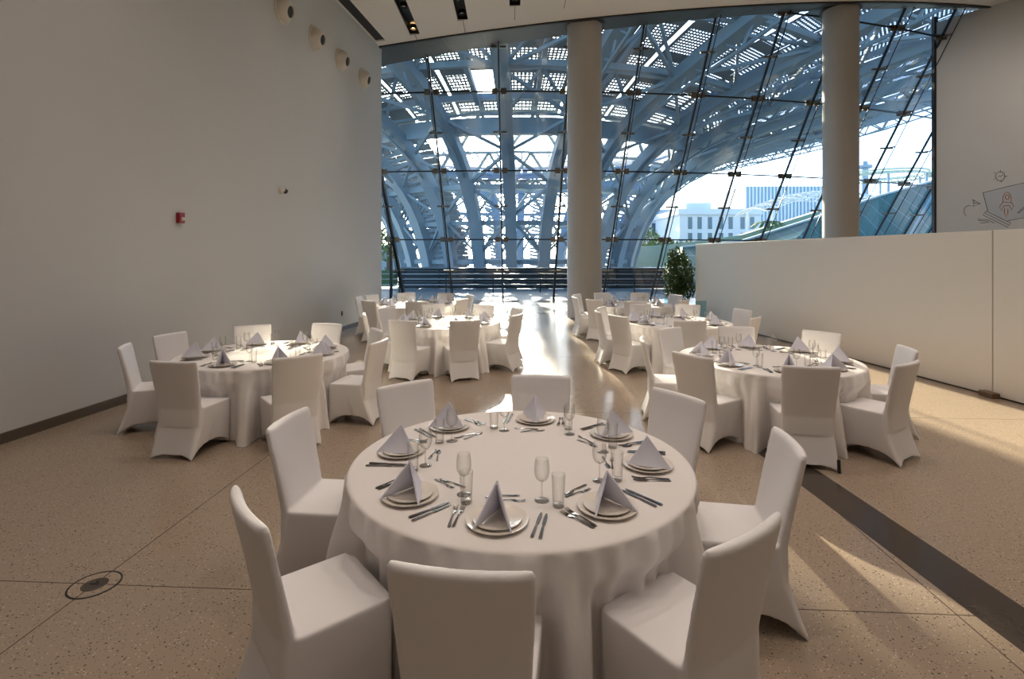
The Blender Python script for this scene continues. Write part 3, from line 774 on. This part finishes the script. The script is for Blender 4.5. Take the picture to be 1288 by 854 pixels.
for k, th in enumerate(ths):
    ups = [(cp(th, r, .5) - cp(th, r, 0)).normalized() for r in rs]
    MB().sweep([cp(th, r) - cb for r in rs], .76, .6, ups).build('rib', M['steelwork'], can)
    r2 = [15.6, 17, 20, 24.5, 31, 39.5]
    MB().sweep([cp(th + dth / 2, r, 1.6 if r > 12 else 1.2) - cb for r in r2], .26, .3, Vector((0, 0, 1))).build('upper_chord', M['steelwork'], can)
    b = MB()
    seq = [9.8, 10.7, 12, 13.8, 16.4, 20, 24.5, 29, 35]
    for i in range(len(seq) - 1):
        if (k == 0 and seq[i] in (10.7, 12)) or (k == 26 and seq[i] == 16.4): continue  # braces left out to open the canopy to the sun's rays
        a, c = seq[i], seq[i + 1]; m_ = (a + c) / 2
        up = cp(th + dth / 2, m_, 1.5 if m_ > 12 else 1.0)
        for q in (cp(th, a), cp(th, c), cp(th + dth, a), cp(th + dth, c)): bars(b, q, up, .15)
        if i % 2 == (k % 2): bars(b, cp(th, a), cp(th + dth, c), .16)
        else: bars(b, cp(th + dth, a), cp(th, c), .16)
    b.build('brace', M['steelwork'], can)
    # light truss under each rib
    b = MB(); q = [12.6, 14.2, 16, 18, 20, 22, 24, 26, 28, 30, 32, 34, 36, 38]
    lo = [cp(th, r, -min(.95, .35 + .1 * i_)) for i_, r in enumerate(q)]
    b.sweep([p - cb for p in lo], .13, .13, Vector((0, 0, 1)))
    for i in range(len(q) - 1):
        bars(b, lo[i], cp(th, (q[i] + q[i + 1]) / 2), .09); bars(b, cp(th, (q[i] + q[i + 1]) / 2), lo[i + 1], .09)
    b.build('under_truss', M['steelwork'], can)
    # ladder of short slats between pairs of ribs on the trunk
    b = MB(); off = .35
    if k % 2 == 0 and abs((th + dth / 2 + pi) % (2 * pi) - pi) > .55:
        for i in range(26):
            s = .9 + i * .2; r = prof(s)[0]
            b.sweep([cp(th + dth * .08, r, off) - cb, cp(th + dth * .5, r, off + .5) - cb], .10, .22, Vector((0, 0, 1)))
        b.build('slat_ladder', M['steelwork'], can)
    # perforated roof panels above the ribs
    b = MB()
    prs = [14.5, 15.8, 17.4, 19.2, 21.6, 24.4, 27.6, 31.4, 35.6, 39.6]
    for i in range(len(prs) - 1):
        a, c = prs[i], prs[i + 1]; L_ = c - a
        for half in (0, 1):
            if (k, i, half) == (26, 1, 1): continue                   # panel left out so the sun shows through the roof
            ta = th + dth * (.06 + .47 * half); tb = th + dth * (.47 + .47 * half)
            nslat = max(4, int(L_ / .2)); wd = (tb - ta) * (a + c) / 2; nx = max(3, int(wd / .2))
            H_ = 2.1
            for j_ in range(nslat + 1):
                r = a + .12 + (L_ - .24) * j_ / nslat
                wj = .115 if 0 < j_ < nslat else .26
                p, q = cp(ta, r - wj / 2, H_) - cb, cp(tb, r - wj / 2, H_) - cb; p2, q2 = cp(ta, r + wj / 2, H_) - cb, cp(tb, r + wj / 2, H_) - cb
                b.add([p, q, q2, p2], [(0, 1, 2, 3)])
            for j_ in range(nx + 1):
                t_ = ta + (tb - ta) * j_ / nx; hw = (.055 if 0 < j_ < nx else .13) / ((a + c) / 2)
                p, q = cp(t_ - hw, a, H_ + .01) - cb, cp(t_ + hw, a, H_ + .01) - cb; p2, q2 = cp(t_ - hw, c, H_ + .01) - cb, cp(t_ + hw, c, H_ + .01) - cb
                b.add([p, q, q2, p2], [(0, 1, 2, 3)])
    b.build('perforated_panel', M['panel'], can)
    # slatted cladding inside the flanks of the trunk
    am = abs((th + dth / 2 + pi) % (2 * pi) - pi)
    if radians(26) < am < radians(140) and (th + dth / 2) % (2 * pi) > pi:
        b = MB(); q = prof(.4)[0]; ss = .3
        while ss < 6.2:
            r0_, r1_ = prof(ss)[0], prof(ss + .17)[0]
            for half in (0, 1):
                ta = th + dth * (.02 + .49 * half); tb = th + dth * (.48 + .49 * half)
                p4 = [cp(ta, r0_, 1.9) - cb, cp(tb, r0_, 1.9) - cb, cp(tb, r1_, 2.0) - cb, cp(ta, r1_, 2.0) - cb]
                b.add(p4, [(0, 1, 2, 3)])
            ss += .21
        b.build('slatted_cladding', M['panel'], can)
for r, off, w_, h_ in ((9.7, .1, .25, .3), (10.5, .3, .3, .3), (11.8, .3, .3, .3), (14.95, .6, .55, .95), (15.7, 2.0, .3, .35), (20, .3, .3, .3), (24.5, .3, .3, .3), (29, .4, .3, .3), (35, .4, .35, .4), (39.3, .2, .5, .6)):
    n = 132; MB().sweep([cp(2 * pi * i / n, r, off) - cb for i in range(n)], w_, h_, Vector((0, 0, 1)), True).build('ring_beam', M['steelwork'], can)

# ------------------------------------------------------------------ outside: buildings, slope, trees
def X(p, d): return (p - CX) / FOC * d
def Z(p, d): return CH + (HY - p) / FOC * d
def block(t, x0, x1, y0, y1, z0, z1, m, name='wall'):
    c = t.location; return MB().box(((x0 + x1) / 2 - c.x, (y0 + y1) / 2 - c.y, (z0 + z1) / 2 - c.z), (x1 - x0, y1 - y0, z1 - z0)).build(name, m, t)
D = 95.0
t = thing('office_building', 'white office block with tall narrow windows beyond the canopy', 'building', (X(890, D), D + 8, -.6))
block(t, X(855, D), X(955, D), D, D + 16, -.6, Z(268, D), M['build_white'])
block(t, X(852, D), X(957, D), D - .6, D + 16.4, Z(270, D), Z(263, D), M['build_white'], 'parapet')
block(t, X(872, D), X(905, D), D + 4, D + 12, Z(263, D), Z(252, D), M['build_white'], 'roof_house')
for i, p in enumerate((868, 880, 893, 907, 919, 934, 946)):
    for y0, y1 in ((273, 288), (293, 302)):
        block(t, X(p - 2.5, D), X(p + 2.5, D), D - .1, D + .2, Z(y1, D), Z(y0, D), M['build_win'], 'window')
D = 114.0
t = thing('low_office_wing', 'long pale low building left of the white office block', 'building', (X(825, D), D + 8, -.6))
block(t, X(790, D), X(860, D), D, D + 16, -.6, Z(272, D), M['build_white'])
block(t, X(790, D), X(862, D), D - 1, D + 17, Z(272, D), Z(264, D), M['build_grey'], 'roof')
for p in (800, 812, 824, 836, 848): block(t, X(p - 4, D), X(p + 4, D), D - .1, D + .2, Z(296, D), Z(281, D), M['build_win'], 'window')
D = 140.0
t = thing('glass_tower_block', 'large grey-blue glass clad block on the skyline left of the second column', 'building', (X(990, D), D + 15, -.6))
block(t, X(938, D), X(1040, D), D, D + 30, -.6, Z(234, D), M['build_grey'])
b = MB()
for i in range(24):
    x = X(938 + 102 * i / 23, D); b.box((x - t.location.x, D - .1 - t.location.y, (Z(234, D) - .6) / 2 + .6), (.35, .3, Z(234, D) + .5))
b.build('fin', M['build_white'], t)
D = 120.0
t = thing('chimney_mast', 'slim pale mast with a flared head right of the second column', 'mast', (X(1088, D), D, -.6))
MB().lathe([(0, 0), (.8, 0), (.7, Z(213, D) + .6), (1.5, Z(211, D) + .6), (1.5, Z(208, D) + .6), (.6, Z(207, D) + .6), (.5, Z(203, D) + .6), (0, Z(203, D) + .6)], 16).build('shaft', M['build_grey'], t)
# lattice shell roof
t = thing('lattice_roof', 'curved white lattice shell roof beside the second column', 'roof', (X(1005, 75), 75, 6))
b = MB(); gl = lambda i, j: Vector((-7 + 16 * i / 12, -5 + 10 * j / 8, 1.2 + 3.8 * sin(pi * (.12 + .6 * i / 12)) - .05 * (j - 4) ** 2))
for i in range(13): b.tube([gl(i, j) for j in range(9)], .09, 5)
for j in range(9): b.tube([gl(i, j) for i in range(13)], .09, 5)
b.build('lattice', M['build_white'], t)
b = MB()
for i, j in ((1, 1), (1, 7), (11, 1), (11, 7)): b.tube([gl(i, j), Vector((gl(i, j).x, gl(i, j).y, -6.6))], .15, 6)
b.build('support', M['build_white'], t)
t = thing('ring_pergola', 'flat round lattice ring on the skyline at far right', 'pergola', (X(1112, 85), 85, -.6))
b = MB()
for r, z in ((5.2, Z(221, 85)), (6.4, Z(224, 85)), (5.8, Z(219, 85))): b.tube([(r * cos(2 * pi * i / 40), r * sin(2 * pi * i / 40), z + .6) for i in range(40)], .16, 5, None, True)
for i in range(40):
    a = 2 * pi * i / 40; b.tube([(5.2 * cos(a), 5.2 * sin(a), Z(221, 85) + .6), (6.4 * cos(a), 6.4 * sin(a), Z(224, 85) + .6)], .1, 4)
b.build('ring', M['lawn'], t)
b = MB()
for i in range(6):
    a = 2 * pi * i / 6; b.tube([(5.8 * cos(a), 5.8 * sin(a), 0), (5.8 * cos(a), 5.8 * sin(a), Z(222, 85) + .6)], .2, 6)
b.build('post', M['build_grey'], t)
# tiled slope rising to the right, with a planted strip on top
t = thing('tiled_roof_slope', 'dark teal tiled roof slope rising to the right outside the glass', 'roof', (26, 46, -.6))
pts = []
def slope(y_top, d_top, d_bot, z_bot, plist):
    vs = []
    for p, yt in plist: vs += [Vector((X(p, d_bot), d_bot, z_bot)), Vector((X(p, d_top), d_top, Z(yt, d_top))), Vector((X(p, d_top) + .5, d_top + 3, Z(yt, d_top))), Vector((X(p, d_top) + .5, d_top + 3, -.6))]
    return vs
vs = [p - t.location for p in slope(0, 50, 40, -.6, [(858, 311), (935, 303), (1030, 273), (1105, 247), (1180, 226), (1260, 205), (1400, 190)])]
n = len(vs) // 4; fs = []
for i in range(n - 1):
    for k in range(4): l = (k + 1) % 4; fs.append((4 * i + k, 4 * i + l, 4 * i + 4 + l, 4 * i + 4 + k))
fs += [(0, 1, 2, 3), tuple(4 * (n - 1) + k for k in range(4))]
MB().add(vs, fs).build('tiles', M['tile'], t)
b = MB()
for a, c in (((858, 311), (935, 303)), ((935, 303), (1030, 273)), ((1030, 273), (1105, 247)), ((1105, 247), (1180, 226)), ((1180, 226), (1260, 205))):
    b.sweep([Vector((X(a[0], 50), 50, Z(a[1], 50) + .05)) - t.location, Vector((X(c[0], 50), 50, Z(c[1], 50) + .05)) - t.location], .3, .16)
b.build('edge_coping', M['build_white'], t)
t = thing('planted_bank', 'pale green planted bank above the tiled roof slope', 'lawn', (20, 60, -.6))
vs = [p - t.location for p in slope(0, 58, 53.5, -.6, [(775, 312), (860, 306), (935, 295), (1035, 264), (1100, 252)])]
n = len(vs) // 4; fs = []
for i in range(n - 1):
    for k in range(4): l = (k + 1) % 4; fs.append((4 * i + k, 4 * i + l, 4 * i + 4 + l, 4 * i + 4 + k))
fs += [(0, 1, 2, 3), tuple(4 * (n - 1) + k for k in range(4))]
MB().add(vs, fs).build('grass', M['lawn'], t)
TR = [(783, 64, 2.8, 5.8, 'pale green tree directly right of the steel trunk'), (808, 71, 2.6, 6.0, 'leafy green tree in front of the low pale building'), (832, 78, 2.5, 4.8, 'short green tree left of the white office block'),
      (862, 85, 2.4, 4.7, 'small green tree at the corner of the white office block'), (488, 60, 3.0, 5.6, 'green tree glimpsed at the left edge of the glass')]
for p, d, r, h, lb in TR:
    t = thing('broadleaf_tree', lb, 'tree', (X(p, d), d, -.6), 0, 'trees beyond the canopy')
    MB().tube([(0, 0, 0), (.1, 0, h * .5), (0, .1, h * .8)], .25, 8, .1).build('trunk', M['bark'], t, True)
    b = MB(); rr = random.Random(p); leaf_cloud(b, 700, (0, 0, h * .68), r, r, h * .38, .55, rr, .3); b.build('crown', M['tree'], t)
D = 70.0
t = thing('service_block', 'low grey building glimpsed at the left edge of the glass', 'building', (X(470, D), D + 5, -.6))
block(t, X(380, D), X(512, D), D, D + 10, -.6, Z(312, D), M['build_grey'])
block(t, X(378, D), X(514, D), D - .5, D + 10.5, Z(312, D), Z(308, D), M['build_white'], 'roof')
for p in (440, 460, 482, 496): block(t, X(p - 4, D), X(p + 4, D), D - .1, D + .2, Z(326, D), Z(316, D), M['build_win'], 'window')
t = thing('hedge', 'dark green hedge outside the left edge of the glass', 'hedge', (-12.0, 34, -.03))
MB().box((0, 0, .5), (9, 1.2, 1.0)).build('branches', M['tree'], t)
b = MB(); leaf_cloud(b, 1500, (0, 0, .6), 4.8, .9, .8, .16, random.Random(5), .2); b.build('foliage', M['leaf'], t)
t = thing('palm', 'small palm on the planted bank left of the second column', 'palm', (X(966, 58), 58, Z(288, 58)))
MB().tube([(0, 0, -.9), (0, 0, .6)], .15, 8).build('trunk', M['bark'], t)
b = MB()
for i in range(16):
    a = 2 * pi * i / 16; pts = [Vector((cos(a) * q * 1.9, sin(a) * q * 1.9, .6 + 1.3 * q - 1.7 * q * q)) for q in (0, .25, .5, .75, 1)]
    b.sweep(pts, .28, .03)
b.build('fronds', M['tree'], t)

# ------------------------------------------------------------------ lamps of the room and added fill spots
def spot(loc, target, power, size, blend, col=(1, .86, .755), rad=.12):
    l = bpy.data.lights.new('slot_or_added_spot', 'SPOT'); l.energy = power; l.spot_size = radians(size); l.spot_blend = blend; l.color = col; l.shadow_soft_size = rad
    o = link('slot_or_added_spot', l, None, loc); o.rotation_euler = (Vector(target) - Vector(loc)).to_track_quat('-Z', 'Y').to_euler(); return o
for x, y in SLOTS:
    for j in (2, 4):
        yy = y - .28 - 1.35 * j
        spot((x, yy, zc(x) - .03), (x, yy - 1.0, 0), 58, 100, .9)
# unseen fill spots added without fixtures: above and behind the camera, and at right
for x in (-3.6, -.6, 2.6, 5.6):
    for y, pw in ((5.6, 250), (2.2, 230), (-3.0, 110)):
        spot((x, y, zc(x) - .03), (x, y - .4, 0), pw * (.6 if x < -3 else 1.05), 120, .9)
for x, y in ((8.5, 5), (8.5, 10), (12, 2), (12, 7), (12.5, 12), (16, 5), (16.5, 11), (18.2, 15.2)):
    spot((x, y, zc(x) - .03), (x, y + .5, 0), 180, 130, .9)
spot((13.6, 14.6, zc(13.6) - .03), (17.4, 19.5, 4.5), 420, 100, .9)
spot((16.6, 12.6, zc(16.6) - .03), (19.6, 17.4, 4.5), 480, 100, .9)
